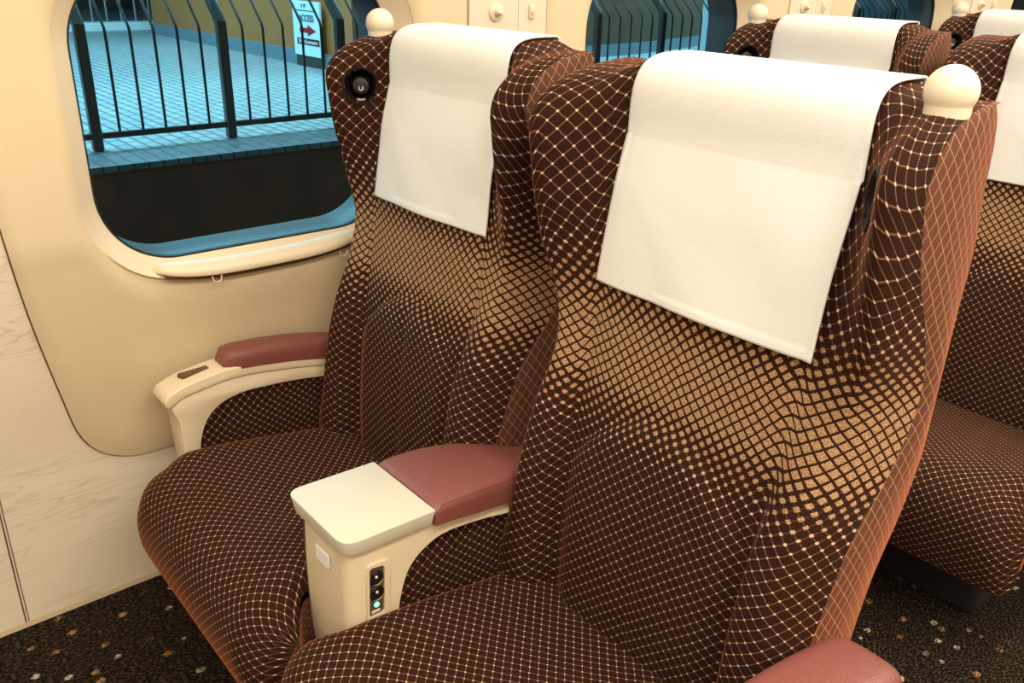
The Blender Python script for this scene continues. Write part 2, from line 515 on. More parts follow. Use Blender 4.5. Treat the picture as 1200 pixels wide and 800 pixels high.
    pts = [(-.438, .33), (-.449, .43), (-.450, .50), (-.462, .531), (-.44, .5475), (-.34, .5625), (-.20, .567), (-.04, .566), (-.04, .545), (-.20, .541), (-.33, .529), (-.390, .507), (-.418, .45), (-.418, .33)]
    pts = smooth_poly(pts, [0, .03, .02, .006, .02, .05, .05, 0, 0, .05, .05, .05, .04, 0], 6)
    bm = bmesh.new(); xa, xb = sorted((X(a0+.002), X(a1-.002))); add_prism(bm, pts, 0, xa, xb); bevel(bm, .003, 2, 50)
    arm = from_bm('armrest', bm, M['cream'], root, angle=35)
    pts = [(-.466, .533), (-.474, .545), (-.466, .560), (-.43, .574), (-.34, .586), (-.20, .590), (-.04, .588), (-.04, .567), (-.20, .568), (-.34, .5635), (-.44, .5485)]
    pts = smooth_poly(pts, [.004, .012, .02, .03, .05, .05, 0, 0, .05, .05, .02], 6)
    bm = bmesh.new(); xa, xb = sorted((X(a0), X(a1))); add_prism(bm, pts, 0, xa, xb); bevel(bm, .005, 3, 50)
    from_bm('armrest_cap', bm, M['cream'], arm, angle=35)
    # leather pad
    pv, pf = [], []; nl, nc = 30, 16
    for i in range(nl+1):
        a = i/nl; y = -.352+.322*a
        e = min(1, a/.05, (1-a)/.12); e = math.sqrt(max(0, 1-(1-e)**2))
        hw = ((a1-a0)/2+(.006 if s > 0 else .0005))*(.35+.65*e if a > .5 else .62+.38*math.sqrt(min(1, a/.10))); h = (.012+.026*(1-(a-.6)**2*.9))*(.30+.70*e)
        zb = float(np.interp(y, [-.36, -.20, -.05], [.583, .588, .587]))
        for k in range(nc+1):
            th = PI*k/nc
            pv.append((X((a0+a1)/2+hw*math.copysign(abs(math.cos(th))**.45, math.cos(th))), y, zb-.004+(h+.004)*math.sin(th)**.55))
    for i in range(nl):
        for k in range(nc): pf.append((i*(nc+1)+k, i*(nc+1)+k+1, (i+1)*(nc+1)+k+1, (i+1)*(nc+1)+k))
    pf.append(tuple(range(nc+1))); pf.append(tuple(reversed([nl*(nc+1)+k for k in range(nc+1)])))
    mesh('armrest_pad', pv, pf, M['leather'], arm, flip=not fl, angle=60)
    # recline lever set in the top of the armrest
    bm = bmesh.new()
    add_prism(bm, [(X(.282), -.425), (X(.298), -.43), (X(.303), -.365), (X(.286), -.372)], 2, .566, .5815)
    from_bm('recline_button', bm, M['slot'], arm)
    # fabric infill under the armrest
    ip = [(-.412, .33), (-.412, .44), (-.39, .503), (-.33, .53), (-.20, .542), (-.05, .547), (-.05, .33)]
    ip = smooth_poly(ip, [0, .03, .04, .05, .05, 0, 0], 5)
    bm = bmesh.new(); xa, xb = sorted((X(.268), X(.314))); add_prism(bm, ip, 0, xa, xb)
    o = from_bm('armrest_infill', bm, M['side_fabric_dots'], arm)
    l = o.data.uv_layers.new(name='UVMap')
    for poly in o.data.polygons:
        for li in poly.loop_indices:
            v = o.data.vertices[o.data.loops[li].vertex_index].co; l.data[li].uv = (v.y, v.z)
    for q in [arm]+list(arm.children):
        for v in q.data.vertices:
            yy = v.co.y
            if yy > -.36 and v.co.z > .36: v.co.z -= .058*((yy+.36)/.32)**1.35
    # --- grab knob on the outer top corner
    bm = bmesh.new(); r = .0258
    prof = [(.0222, -.05), (.0222, -.014)]+[(r*math.cos(a), r*math.sin(a)) for a in [math.radians(-30+120*i/14) for i in range(15)]]
    prof[-1] = (0, r)
    lathe(bm, prof, (X(.5285-SX), .0, 1.197), (0, 0, 1), 32)
    from_bm('grab_knob', bm, M['knob'], root, angle=60)
    # --- reading light set in the outer wing
    lx, lz = LX, LZ
    y = back_front(lx, lz); e = .006
    n = Vector((-(back_front(lx+e, lz)-back_front(lx-e, lz))/(2*e), 1, -(back_front(lx, lz+e)-back_front(lx, lz-e))/(2*e)))
    n = Vector((n.x, n.y, n.z)).normalized()*-1
    nw = Vector((n.x*s, n.y, n.z)); o0 = Vector((X(lx), y, lz))+nw*.001
    bm = bmesh.new()
    lathe(bm, [(.0, -.022), (.019, -.022), (.025, -.012), (.028, -.001), (.0305, .0022), (.0335, .0022), (.0365, -.004), (.0365, -.012)], o0, nw, 36)
    lamp = from_bm('reading_light', bm, M['bezel'], root, angle=50)
    bm = bmesh.new(); lathe(bm, [(.019, -.022), (.0185, -.012), (.014, -.006), (0, -.003)], o0, nw, 28)
    from_bm('lamp_eyeball', bm, M['black'], lamp)
    # right / up vectors of the lamp's face
    up = (Vector((0, 0, 1))-nw*nw.z).normalized(); rt = up.cross(nw)
    q = lambda a, b, h: tuple(o0+rt*a+up*b+nw*(h-.0065))
    bm = bmesh.new()
    add_tube(bm, [q(-.003, -.001, .0028), q(-.0035, -.006, .0028), q(0, -.0085, .0028), q(.0035, -.006, .0028), q(.003, -.001, .0028)], .0009, 6)
    from_bm('light_symbol', bm, M['white'], lamp)
    bm = bmesh.new()
    g = [bm.verts.new(q(.0205*math.cos(a), .0205*math.sin(a)-.002, hh)) for hh in (.0005, .004) for a in [math.radians(-110+40*i/6) for i in range(7)]]
    g2 = [bm.verts.new(q(.0240*math.cos(a), .0240*math.sin(a)-.002, hh)) for hh in (.0005, .004) for a in [math.radians(-110+40*i/6) for i in range(7)]]
    for i in range(6):
        bm.faces.new((g[7+i], g[8+i], g2[8+i], g2[7+i])); bm.faces.new((g2[i], g2[i+1], g2[8+i], g2[7+i])); bm.faces.new((g[i], g[i+1], g[8+i], g[7+i]))
    from_bm('light_switch', bm, M['chrome'], lamp)
    return root

M['side_fabric_dots'] = fabric('brown_infill_moquette', cell=.0125)

def build_cover(s, label):
    cx = .300 if s > 0 else -.290
    hw = .170 if s > 0 else .165
    NX, rows = 72, []
    # from behind the top, over it, then hanging free down the front
    ts = [2-.04*i for i in range(26)]
    for t in ts: rows.append(('t', t))
    zs = [1.10-.2*i/60 for i in range(1, 61)]
    for z in zs: rows.append(('z', z))
    vs, fs, = [], []
    rows = [('b', 0), ('b', 1), ('b', 2)]+rows
    for kind, v in rows:
        for i in range(NX+1):
            a = -1+2*i/NX; lx = a*hw
            ins = .006*math.exp(-((abs(a)-1)/.03)**2)
            gl = lambda wl, m: min(abs(cx+lx*wl-s*SX), m)
            if kind == 't':
                y, z, _ = back_pt(gl(1, .166), v)
                th = max(0, (v-1))*PI/2
                y -= .006*math.cos(th); z += .005*math.sin(th)
                wl = 1-.03*math.sin(th)
            elif kind == 'b':
                y, z, _ = back_pt(gl(.97, .160), 2); y += .006; z += .005-(.02, .012, .003)[v]; wl = .97
            else:
                d = 1.10-v
                yb = back_front(gl(1, .165), max(v, 1.03))
                y = min(yb-.006-max(0, 1.03-v)*.12, back_front(gl(1.012, .19), v)-.006)
                y -= .0035*math.sin(a*2.3+.7)*(d/.2)+.004*(d/.2)**2*(a if s > 0 else -a)
                y -= .0022*math.sin(a*4.1+v*23)*min(1, d/.1)
                y -= .0013*min(1, max(0, (abs(a)-.945)/.012)+max(0, (.912-v)/.002 if v < .912 else 0))
                y = min(y, back_front(gl(1+.012*d/.2, .19), v)-.006)
                z = v; wl = 1+.012*d/.2
            vs.append((cx+lx*wl, y, z-(0 if kind != 'z' else .003*a*s*0)))
    W = NX+1; n = len(rows)
    for j in range(n-1):
        for i in range(NX): fs.append((j*W+i, (j+1)*W+i, (j+1)*W+i+1, j*W+i+1))
    o = mesh('headrest_cover', vs, fs, M['cloth'], None, loc=(cx, -.05, 0.90), angle=180)
    md = o.modifiers.new('thick', 'SOLIDIFY'); md.thickness = .0025; md.offset = 0
    # hem stitched along the free edge
    bm = bmesh.new()
    pts = [Vector(vs[(n-1)*W+i])+Vector((0, -.001, .004)) for i in range(NX+1)]
    tag(o, label, 'headrest cover', 'white cloth headrest covers')
    return o

seat_a = build_seat(1, 'brown lattice-patterned seat on the aisle side, nearest the viewer, its backrest fully in view')
seat_w = build_seat(-1, 'brown lattice-patterned seat beside the nearest window, with round reading light on its wing')
cov_a = build_cover(1, 'large white cloth hanging over the headrest of the nearest aisle seat')
cov_w = build_cover(-1, 'white cloth hanging over the headrest of the seat beside the nearest window')

def dup(o, dy, label):
    c = o.copy(); C.objects.link(c); c.location = (o.location.x, o.location.y+dy, o.location.z); c['label'] = label
    for ch in list(o.children):
        d = ch.copy(); C.objects.link(d); d.parent = c
        for g in list(ch.children):
            e = g.copy(); C.objects.link(e); e.parent = d
    return c

dup(seat_a, PITCH, 'brown aisle seat of the second row, cut by the right edge of the photo')
dup(seat_w, PITCH, 'brown window seat of the second row, only its headrest showing behind the nearest seat')
dup(seat_w, 2*PITCH, 'brown window seat of the third row, dark wing showing near the top right corner')
dup(seat_a, 2*PITCH, 'brown aisle seat of the third row, directly behind the second row aisle seat')
dup(cov_a, 2*PITCH, 'white headrest cloth of the third row aisle seat, behind the second row aisle cloth')
dup(cov_a, PITCH, 'white headrest cloth of the second row aisle seat, cut by right photo edge')
dup(cov_w, PITCH, 'white headrest cloth of the second row window seat, showing above the nearest headrest')
dup(cov_w, 2*PITCH, 'white headrest cloth of the third row window seat, in the top right corner')

# ------------------------------------------------------------------ centre armrest console
def build_center(label, dy=0):
    root = thing('center_armrest', label, 'armrest', (0, 0, FZ), 'wide centre armrests')
    hw = .068
    pts = [(-.445, .30), (-.452, .40), (-.453, .50), (-.450, .572), (-.30, .574), (-.04, .568), (-.04, .545), (-.20, .548), (-.30, .540), (-.352, .512), (-.372, .45), (-.378, .30)]
    pts = smooth_poly(pts, [0, .05, .05, 0, .04, 0, 0, .05, .06, .06, .05, 0], 7)
    bm = bmesh.new(); add_prism(bm, pts, 0, -hw, hw)
    bm.normal_update()
    bmesh.ops.recalc_face_normals(bm, faces=bm.faces)
    # big rounding on the upright front edges, small elsewhere
    ed = [e for e in bm.edges if len(e.link_faces) == 2 and e.calc_face_angle(0) > 1.0 and max(v.co.y for v in e.verts) < -.44 and abs(e.verts[0].co.x-e.verts[1].co.x) < 1e-5]
    bmesh.ops.bevel(bm, geom=ed, offset=.018, segments=5, profile=.5, affect='EDGES', clamp_overlap=True)
    # narrow the arm towards the back so that it passes between the backrests
    for v in bm.verts:
        if v.co.y > -.17: v.co.x *= 1-.42*min(1, (v.co.y+.17)/.08)
    body = from_bm('body', bm, M['cream'], root, angle=50)
    # lid
    lp = smooth_poly([(-.083, -.462), (.083, -.462), (.0825, -.314), (-.0825, -.314)], [.026, .026, .002, .002], 8)
    bm = bmesh.new(); A, B = add_prism(bm, lp, 2, .573, .599); bevel(bm, .005, 3, 50)
    for v in bm.verts:
        v.co.z += .004*math.cos(v.co.x/.083*1.4)-.005*(v.co.y+.462)/.148
        if v.co.z < .582: v.co.x *= .93; v.co.y = -.386+(v.co.y+.386)*.96
    from_bm('lid', bm, M['cream_lid'], root, angle=40)
    # leather pad
    nl, nc = 44, 20; pv, pf = [], []
    for i in range(nl+1):
        a = i/nl; y = -.3125+.27*a
        e = min(1, a/.035); e = math.sqrt(max(0, 1-(1-e)**2)); e2 = min(1, (1-a)/.1)
        hw2 = float(np.interp(y, [-.3125, -.24, -.18, -.10, -.04], [.0815, .081, .075, .048, .038]))*(.985+.015*e)
        top = .598+.020*math.sin(min(1, a*1.15)*PI*.62)-.004*a
        zb = .566+.006*a
        for k in range(nc+1):
            th = PI*k/nc
            c_, s_ = math.cos(th), math.sin(th)
            pv.append((hw2*math.copysign(abs(c_)**.28, c_), y, zb+(top-zb)*(s_**.34)*(.90+.10*e)))
    for i in range(nl):
        for k in range(nc): pf.append((i*(nc+1)+k, i*(nc+1)+k+1, (i+1)*(nc+1)+k+1, (i+1)*(nc+1)+k))
    pf.append(tuple(range(nc+1))); pf.append(tuple(reversed([nl*(nc+1)+k for k in range(nc+1)])))
    pad = mesh('pad', pv, pf, M['leather'], root, flip=True, angle=70)
    # stitched seam near the aisle edge of the pad
    bm = bmesh.new()
    for sg in (1, -1):
        line = []
        for i in range(2, nl-4):
            y = pv[i*(nc+1)][1]; k = 4 if sg > 0 else nc-4
            v = pv[i*(nc+1)+k]; line.append((v[0], v[1], v[2]+.0002))
        add_tube(bm, line, .0011, 6)
    from_bm('stitching', bm, M['leather'], pad)
    # fabric skin under the arm
    ip = smooth_poly([(-.385, .33), (-.372, .45), (-.350, .512), (-.30, .542), (-.20, .55), (-.12, .55), (-.12, .33)], [0, .04, .05, .05, .05, 0, 0], 6)
    bm = bmesh.new(); add_prism(bm, ip, 0, -.052, .052)
    o = from_bm('infill', bm, M['side_fabric_dots'], root)
    l = o.data.uv_layers.new(name='UVMap')
    for poly in o.data.polygons:
        for li in poly.loop_indices:
            v = o.data.vertices[o.data.loops[li].vertex_index].co; l.data[li].uv = (v.y, v.z)
    for q in (body, pad, pad.children[0], o):
        for v in q.data.vertices:
            yy = v.co.y
            if yy > -.3125 and v.co.z > .40: v.co.z -= .042*((yy+.3125)/.20)**1.35
    # recessed control plate on the aisle side
    px = hw
    rp = smooth_poly([(-.4215, .452), (-.397, .452), (-.394, .532), (-.418, .536)], [.006]*4, 5)
    bm = bmesh.new(); add_prism(bm, rp, 0, px-.004, px+.0006); cp = from_bm('control_plate', bm, M['slot'], root)
    fr = smooth_poly([(-.4255, .447), (-.388, .447), (-.385, .538), (-.422, .541)], [.008]*4, 5)
    bm = bmesh.new()
    A = [bm.verts.new((px+.0035, *p)) for p in fr]; B = [bm.verts.new((px+.0035, *p)) for p in rp]; A2 = [bm.verts.new((px-.002, *p)) for p in fr]; B2 = [bm.verts.new((px-.002, *p)) for p in rp]
    n = len(A)
    for i in range(n):
        j = (i+1) % n
        bm.faces.new((A[i], A[j], B[j], B[i])); bm.faces.new((A[i], A[j], A2[j], A2[i])); bm.faces.new((B[i], B[j], B2[j], B2[i]))
    from_bm('plate_rim', bm, M['cream'], cp, angle=60)
    for bz in (.515, .489):
        bm = bmesh.new(); lathe(bm, [(.0118, 0), (.0118, .0022), (.0100, .0034), (.0060, .0026), (0, .0022)], (px, -.4075, bz), (1, 0, 0), 24)
        bt = from_bm('button', bm, M['black'], cp)
        bm = bmesh.new()
        add_tube(bm, [(px+.0030, -.4075+.0112*math.cos(t), bz+.0112*math.sin(t)) for t in [math.radians(-120+120*i/10) for i in range(11)]], .0011, 6)
        from_bm('button_edge', bm, M['chrome'], bt)
        bm = bmesh.new(); lathe(bm, [(.0022, .0), (.0020, .0035), (0, .0037)], (px, -.4075, bz+.002), (1, 0, 0), 10)
        from_bm('button_symbol', bm, M['white'], bt)
    bm = bmesh.new(); lathe(bm, [(.0042, 0), (.0040, .002), (0, .0036)], (px, -.4080, .4685), (1, 0, 0), 16)
    tag_led = from_bm('status_light', bm, M['led'], cp)
    bm = bmesh.new(); add_box(bm, (px, -.417, .4555), (px+.0022, -.403, .4600)); bevel(bm, .0008, 2); from_bm('slider', bm, M['cream_lid'], cp)
    # small white blank plate on the front face
    bm = bmesh.new(); add_box(bm, (-.014, -.4550, .522), (.024, -.4525, .546)); bevel(bm, .0008, 1)
    from_bm('label_plate', bm, M['white'], root)
    # seam along the wall-side front edge
    bm = bmesh.new(); add_tube(bm, [(-.0515, -.4478, .36), (-.0515, -.4515, .42), (-.0515, -.4528, .48), (-.0515, -.4525, .53), (-.0515, -.4510, .572)], .0011, 6)
    from_bm('seam', bm, M['slot'], root)
    return root

ca = build_center('wide centre armrest between the two nearest seats, cream lid and red-brown leather pad')
dup(ca, PITCH, 'wide centre armrest between the second row seats, mostly hidden behind the nearest aisle seat')

# ------------------------------------------------------------------ carriage shell
wall_x = pchip([.0, .08, .40, .62, .80, .86, 1.30, 1.55, 1.9, 2.3], [-.703, -.703, -.688, -.655, -.629, -.621, -.620, -.615, -.56, -.40])
def wall_strip(bm, y0, y1, z0, z1, off=0, ny=1):
    zs = [z0+(z1-z0)*i/20 for i in range(21)]
    prev = None
    for z in zs:
        r = [bm.verts.new((wall_x(z)+off, y0+(y1-y0)*k/ny, z)) for k in range(ny+1)]
        if prev:
            for k in range(ny): bm.faces.new((prev[k], prev[k+1], r[k+1], r[k]))
        prev = r
Y0, Y1 = -3.2, 9.2
PC = -.2025                                  # centre of the first window
bm = bmesh.new()
wall_strip(bm, Y0, Y1, FZ, .60)
wall_strip(bm, Y0, Y1, 1.52, 2.26)
ws = [PC+PITCH*k for k in range(-2, 8)]
edges = [Y0]
for c in ws: edges += [c-.42, c+.42]
edges.append(Y1)
for a, b in zip(edges[0::2], edges[1::2]): wall_strip(bm, a, b, .60, 1.52)
struct(from_bm('wall_left', bm, M['marble'], None))

floor = struct(box('floor', (-.75, Y0, FZ-.06), (2.7, Y1, FZ), M['carpet']))
M['ceil'] = flat('warm_white_ceiling', (.82, .76, .66), .6)
struct(box('ceiling', (-.75, Y0, 2.25), (2.7, Y1, 2.29), M['ceil']))
struct(box('wall_right', (2.66, Y0, FZ), (2.70, Y1, 2.25), M['panel']))
struct(box('wall_front', (-.75, Y0-.04, FZ), (2.7, Y0, 2.25), M['panel']))
struct(box('wall_back', (-.75, Y1, FZ), (2.7, Y1+.04, 2.25), M['panel']))
# joint lines of the lower wall
for k, y in enumerate((-.752, .408, 1.568)):
    bm = bmesh.new()
    wall_strip(bm, y-.0012, y+.0012, FZ, .60, .0012)
    wall_strip(bm, y+.0045, y+.0060, FZ, .60, .0012)
    struct(from_bm('trim_%d' % (k+1), bm, M['slot'], None))
bm = bmesh.new()
for a, b in ((Y0, Y1),):
    v = [bm.verts.new(p) for p in ((wall_x(.08)+.004, a, FZ), (wall_x(.08)+.004, b, FZ), (wall_x(.09)+.004, b, FZ+.012), (wall_x(.09)+.004, a, FZ+.012))]
    bm.faces.new(v)
struct(from_bm('baseboard_left', bm, M['panel'], None))

# window panels: tan moulding with tapered foot and a rounded window opening
def rrect(hw, z0, z1, r, n, hw_top=None):
    """n points round a rounded rectangle, starting bottom centre, counter-clockwise (y right, z up)"""
    hh = (z1-z0)/2; zc = (z0+z1)/2; out = []
    segs = []
    import itertools
    pts = []
    def arc(cy, cz, a0, k=14):
        return [(cy+r*math.cos(a0+PI/2*i/k), cz+r*math.sin(a0+PI/2*i/k)) for i in range(k+1)]
    pts += [(0, z0)]+arc(hw-r, z0+r, -PI/2)+arc(hw-r, z1-r, 0)+arc(-hw+r, z1-r, PI/2)+arc(-hw+r, z0+r, PI)+[(0, z0)]
    # resample evenly
    L = [0]
    for a, b in zip(pts, pts[1:]): L.append(L[-1]+math.dist(a, b))
    res = []
    for i in range(n):
        t = L[-1]*i/n
        k = max(j for j in range(len(L)) if L[j] <= t+1e-9); k = min(k, len(pts)-2)
        f = (t-L[k])/max(1e-9, L[k+1]-L[k])
        res.append((pts[k][0]+(pts[k+1][0]-pts[k][0])*f, pts[k][1]+(pts[k+1][1]-pts[k][1])*f))
    return res
NP = 240
GX, GH, GZ0, GZ1 = -.668, .303, .782, 1.292      # glass plane, half width, bottom, top
opening = rrect(.338, .752, 1.325, .160, NP)
glassline = rrect(GH, GZ0, GZ1, .135, NP)
def panel_outline():
    # tall plate, tapered below the sill, rounded foot corners
    pts = [(0, .386), (.382, .386), (.468, .86), (.468, 1.56), (-.468, 1.56), (-.468, .86), (-.382, .386)]
    pts = smooth_poly(pts, [0, .12, .25, .01, .01, .25, .12], 14)
    # order starts at the bottom centre; find the ray intersection for every opening point so the strips never cross
    cz = 1.04; res = []
    P = pts+[pts[0]]
    for (y, z) in opening:
        a = math.atan2(z-cz, y); best = None
        d = (math.cos(a), math.sin(a))
        for (p, q) in zip(P, P[1:]):
            ex, ez = q[0]-p[0], q[1]-p[1]; den = d[0]*ez-d[1]*ex
            if abs(den) < 1e-9: continue
            t = (p[0]*ez-(p[1]-cz)*ex)/den; u = (p[0]*d[1]-(p[1]-cz)*d[0])/den
            if t > 0 and -1e-6 <= u <= 1+1e-6 and (best is None or t < best): best = t
        res.append((d[0]*best, cz+d[1]*best))
    # snap nearest ring vertices on the exact corners of the foot
    return res
plate = panel_outline()

def build_panel(c, idx):
    off = .012
    vs, fs = [], []
    rings = 12
    for k in range(rings+1):
        a = k/rings
        for (p, q) in zip(plate, opening):
            y, z = p[0]+(q[0]-p[0])*a, p[1]+(q[1]-p[1])*a
            edge = .006*math.exp(-(a/.012)**2) if a < .1 else 0
            # soft roll-in towards the window opening
            roll = -.010*max(0, (a-.86)/.14)**2
            vs.append((wall_x(z)+off-edge+roll, c+y, z))
    for k in range(rings):
        for i in range(NP):
            j = (i+1) % NP
            fs.append((k*NP+i, k*NP+j, (k+1)*NP+j, (k+1)*NP+i))
    base = len(vs)
    for p in plate: vs.append((wall_x(p[1])-.004, c+p[0], p[1]))
    for i in range(NP):
        j = (i+1) % NP; fs.append((base+i, base+j, j, i))
    o = mesh('trim_%d' % (10+idx), vs, fs, M['panel'], None, angle=50)
    struct(o)
    # dark shadow joint around the plate
    bm = bmesh.new()
    A = [bm.verts.new((wall_x(p[1])+.0015, c+p[0], p[1])) for p in plate]
    B = [bm.verts.new((wall_x(p[1])+.0015, c+p[0]*1.0045, 1.04+(p[1]-1.04)*1.0035)) for p in plate]
    for i in range(NP): bm.faces.new((A[i], A[(i+1) % NP], B[(i+1) % NP], B[i]))
    struct(from_bm('trim_%d' % (20+idx), bm, M['slot'], None))

def ring(bm, A, B, flip=False):
    n = len(A)
    for i in range(n):
        j = (i+1) % n; bm.faces.new((A[i], A[j], B[j], B[i]))

def build_window(c, idx):
    root = bpy.data.objects.new('window_%d' % idx, None); root.location = (GX, c, GZ0); root['kind'] = 'structure'; link(root)
    V = lambda bm, x, y, z: bm.verts.new((x, c+y, z))
    lerp = lambda a: [(p[0]+(q[0]-p[0])*a, p[1]+(q[1]-p[1])*a) for p, q in zip(opening, glassline)]
    # reveal, a shallow bowl from the plate to the glass
    bm = bmesh.new(); rs = []
    for a, x in ((0, None), (.10, -.624), (.35, -.636), (.7, -.652), (1.0, GX+.002)):
        rs.append([V(bm, (wall_x(z)+.001) if x is None else x, y, z) for (y, z) in lerp(a)])
    for A, B in zip(rs, rs[1:]): ring(bm, A, B)
    from_bm('frame', bm, M['frame'], root, angle=60)
    bm = bmesh.new()
    A = [V(bm, GX+.003, y, z) for y, z in glassline]
    B = [V(bm, GX+.003, y*.991, 1.037+(z-1.037)*.988) for y, z in glassline]
    D = [V(bm, GX-.006, y*.991, 1.037+(z-1.037)*.988) for y, z in glassline]
    ring(bm, A, B); ring(bm, B, D); from_bm('gasket', bm, M['gasket'], root)
    mesh('pane', [(GX-.002, c+y, z) for y, z in glassline], [tuple(range(NP))], M['glass'], root, smooth=False)
    # outer reveal in the car body
    bm = bmesh.new()
    og = rrect(GH-.002, GZ0+.002, GZ1-.002, .135, NP)
    rs = [[V(bm, x, y*k, 1.037+(z-1.037)*k) for y, z in og] for x, k in ((GX-.006, 1.0), (GX-.095, 1.0), (GX-.103, 1.02), (GX-.105, 1.22))]
    for A_, B_ in zip(rs, rs[1:]): ring(bm, A_, B_)
    from_bm('outer_frame', bm, M['body'], root, angle=60)
    # sill with the pull bar of the roller blind
    n = 40; vs = []; fs = []
    sec = [(-.640, .022), (-.618, .022), (-.604, .016), (-.600, .006), (-.602, .000), (-.612, -.002), (-.640, .002)]
    for i in range(n+1):
        a = -1+2*i/n; y = a*.212-.018
        e = math.sqrt(max(0, 1-abs(a)**6))
        zb = .753+.018*abs(a)**3
        for (x, z) in sec:
            vs.append((-.640+(x+.640)*(.12+.88*e), c+y, zb+z*(.3+.7*e)))
    m_ = len(sec)
    for i in range(n):
        for k in range(m_): fs.append((i*m_+k, i*m_+(k+1) % m_, (i+1)*m_+(k+1) % m_, (i+1)*m_+k))
    fs.append(tuple(reversed(range(m_)))); fs.append(tuple(n*m_+k for k in range(m_)))
    sill = mesh('blind_bar', vs, fs, M['frame'], root, angle=50)
    bm = bmesh.new()
    vs2 = [(-.6165, c-.018+.20*(-1+2*i/20), .7475+.020*abs(-1+i/10)**3) for i in range(21)]
    rowA = [bm.verts.new((x, y, z+.004)) for x, y, z in vs2]; rowB = [bm.verts.new((x+.001, y, z-.006)) for x, y, z in vs2]
    for i in range(20): bm.faces.new((rowA[i], rowA[i+1], rowB[i+1], rowB[i]))
    from_bm('blind_slot', bm, M['slot'], root)
    for yy in (-.125, .145):
        bm = bmesh.new()
        add_tube(bm, [(-.607, c+yy-.009, .752), (-.606, c+yy-.007, .742), (-.606, c+yy, .739), (-.606, c+yy+.007, .742), (-.607, c+yy+.009, .752)], .0016, 6)
        from_bm('hook', bm, M['panel'], root)
    return root

for k in range(0, 4):
    build_panel(PC+PITCH*k, k)
    build_window(PC+PITCH*k, k+1)
build_panel(PC-PITCH, 8); build_window(PC-PITCH, 5)
build_panel(PC+PITCH*4, 4); build_window(PC+PITCH*4, 6)

# pillars between the panels: two pale plates with a joint, coat hook and small screw plate
for k in range(0, 3):
    y = .266+PITCH*k
    for j, (a, b) in enumerate(((.004, .137), (.1385, .220))):
        bm = bmesh.new()
        wall_strip(bm, y+a, y+b, .62, 1.56, .008)
        wl = [(y+a, 1), (y+b, -1)]
        for yy, _ in wl:
            zs = [.62+(1.56-.62)*i/20 for i in range(21)]
            A = [bm.verts.new((wall_x(z)+.008, yy, z)) for z in zs]; B = [bm.verts.new((wall_x(z)-.002, yy, z)) for z in zs]
            for i in range(20): bm.faces.new((A[i], A[i+1], B[i+1], B[i]))
        struct(from_bm('trim_%d' % (30+2*k+j), bm, M['pillar'], None))
    # coat hook
    yh, zh = y+.075, 1.207
    x0 = wall_x(zh)+.008
    lab = ('round cream coat hook on the pillar behind the nearest window headrest', 'round cream coat hook on the pillar above the second row window seat', 'round cream coat hook on the pillar above the third row window seat')[k]
    h = thing('coat_hook', lab, 'hook', (x0, yh, zh), 'coat hooks on the pillars')
    bm = bmesh.new(); lathe(bm, [(.019, -.001), (.019, .003), (.016, .0055), (.0, .006)], (x0, yh, zh), (1, 0, 0), 28); from_bm('plate', bm, M['pillar'], h)
    bm = bmesh.new(); add_tube(bm, [(x0+.004, yh, zh+.002), (x0+.012, yh, zh-.001), (x0+.015, yh, zh+.003)], .0075, 12)
    from_bm('peg', bm, M['cream'], h)
    yp = y+.175; x0 = wall_x(zh)+.008
    lab = ('small cream latch set in the pillar beside the nearest coat hook', 'small cream latch set in the pillar beside the second coat hook', 'small cream latch set in the pillar beside the third coat hook')[k]
    bm = bmesh.new(); add_box(bm, (x0-.001, yp-.008, 1.192), (x0+.005, yp+.008, 1.222)); bevel(bm, .003, 2)
    lathe(bm, [(.004, .004), (.004, .008), (0, .009)], (x0, yp, 1.206), (1, 0, 0), 12)
    tag(from_bm('wall_latch', bm, M['cream'], None), lab, 'latch', 'latches on the pillars')

# ------------------------------------------------------------------ the station outside
struct(mesh('ground', [(-5.0, -14, -1.15), (-.9, -14, -1.15), (-.9, 40, -1.15), (-5.0, 40, -1.15)], [(0, 1, 2, 3)], M['pit'], None, smooth=False))
bm = bmesh.new(); add_box(bm, (-34, -14, -1.2), (-5.22, 40, 0)); o = struct(from_bm('platform', bm, M['paving'], None))
bm = bmesh.new(); add_box(bm, (-5.215, -14, -1.2), (-5.165, 40, -.03)); add_box(bm, (-5.16, -14, -1.2), (-5.0, 40, -.62)); struct(from_bm('platform_face', bm, M['face'], None))
bm = bmesh.new(); add_box(bm, (-5.62, -14, 0), (-5.16, 40, .012)); add_box(bm, (-5.21, -14, -.03), (-5.16, 40, .0)); struct(from_bm('platform_edge', bm, M['edge'], None))

def railing(y0, n, label):
    X0 = -5.77
    r = thing('railing', label, 'railing', (X0, y0, 0), 'platform railing sections')
    bm = bmesh.new(); add_box(bm, (X0-.02, y0, .085), (X0+.02, y0+n-.04, .125)); from_bm('bottom_rail', bm, M['rail'], r, smooth=False)
    bm = bmesh.new(); add_tube(bm, [(X0-.27, y0, 1.10), (X0-.27, y0+n-.04, 1.10)], .022, 8); from_bm('top_rail', bm, M['rail'], r)
    for k in range(n):
        y = y0+k
        bm = bmesh.new()
        prof = [(X0-.035, 0), (X0+.035, 0), (X0+.035, .86), (X0-.215, 1.13), (X0-.285, 1.11), (X0-.035, .84)]
        add_prism(bm, prof, 1, y-.035, y+.035); bevel(bm, .008, 1, 20)
        from_bm('post', bm, M['rail'], r)
        for j in range(1, 6):
            yy = y+j/6
            bm = bmesh.new(); add_tube(bm, [(X0, yy, .11), (X0, yy, .80), (X0-.012, yy, .835), (X0-.27, yy, 1.10)], .0105, 8)
            from_bm('baluster', bm, M['rail'], r)
railing(-.15, 4, 'dark steel railing on the platform, seen through the nearest window')
railing(3.85, 4, 'dark steel railing on the platform, at the left part of the second window')
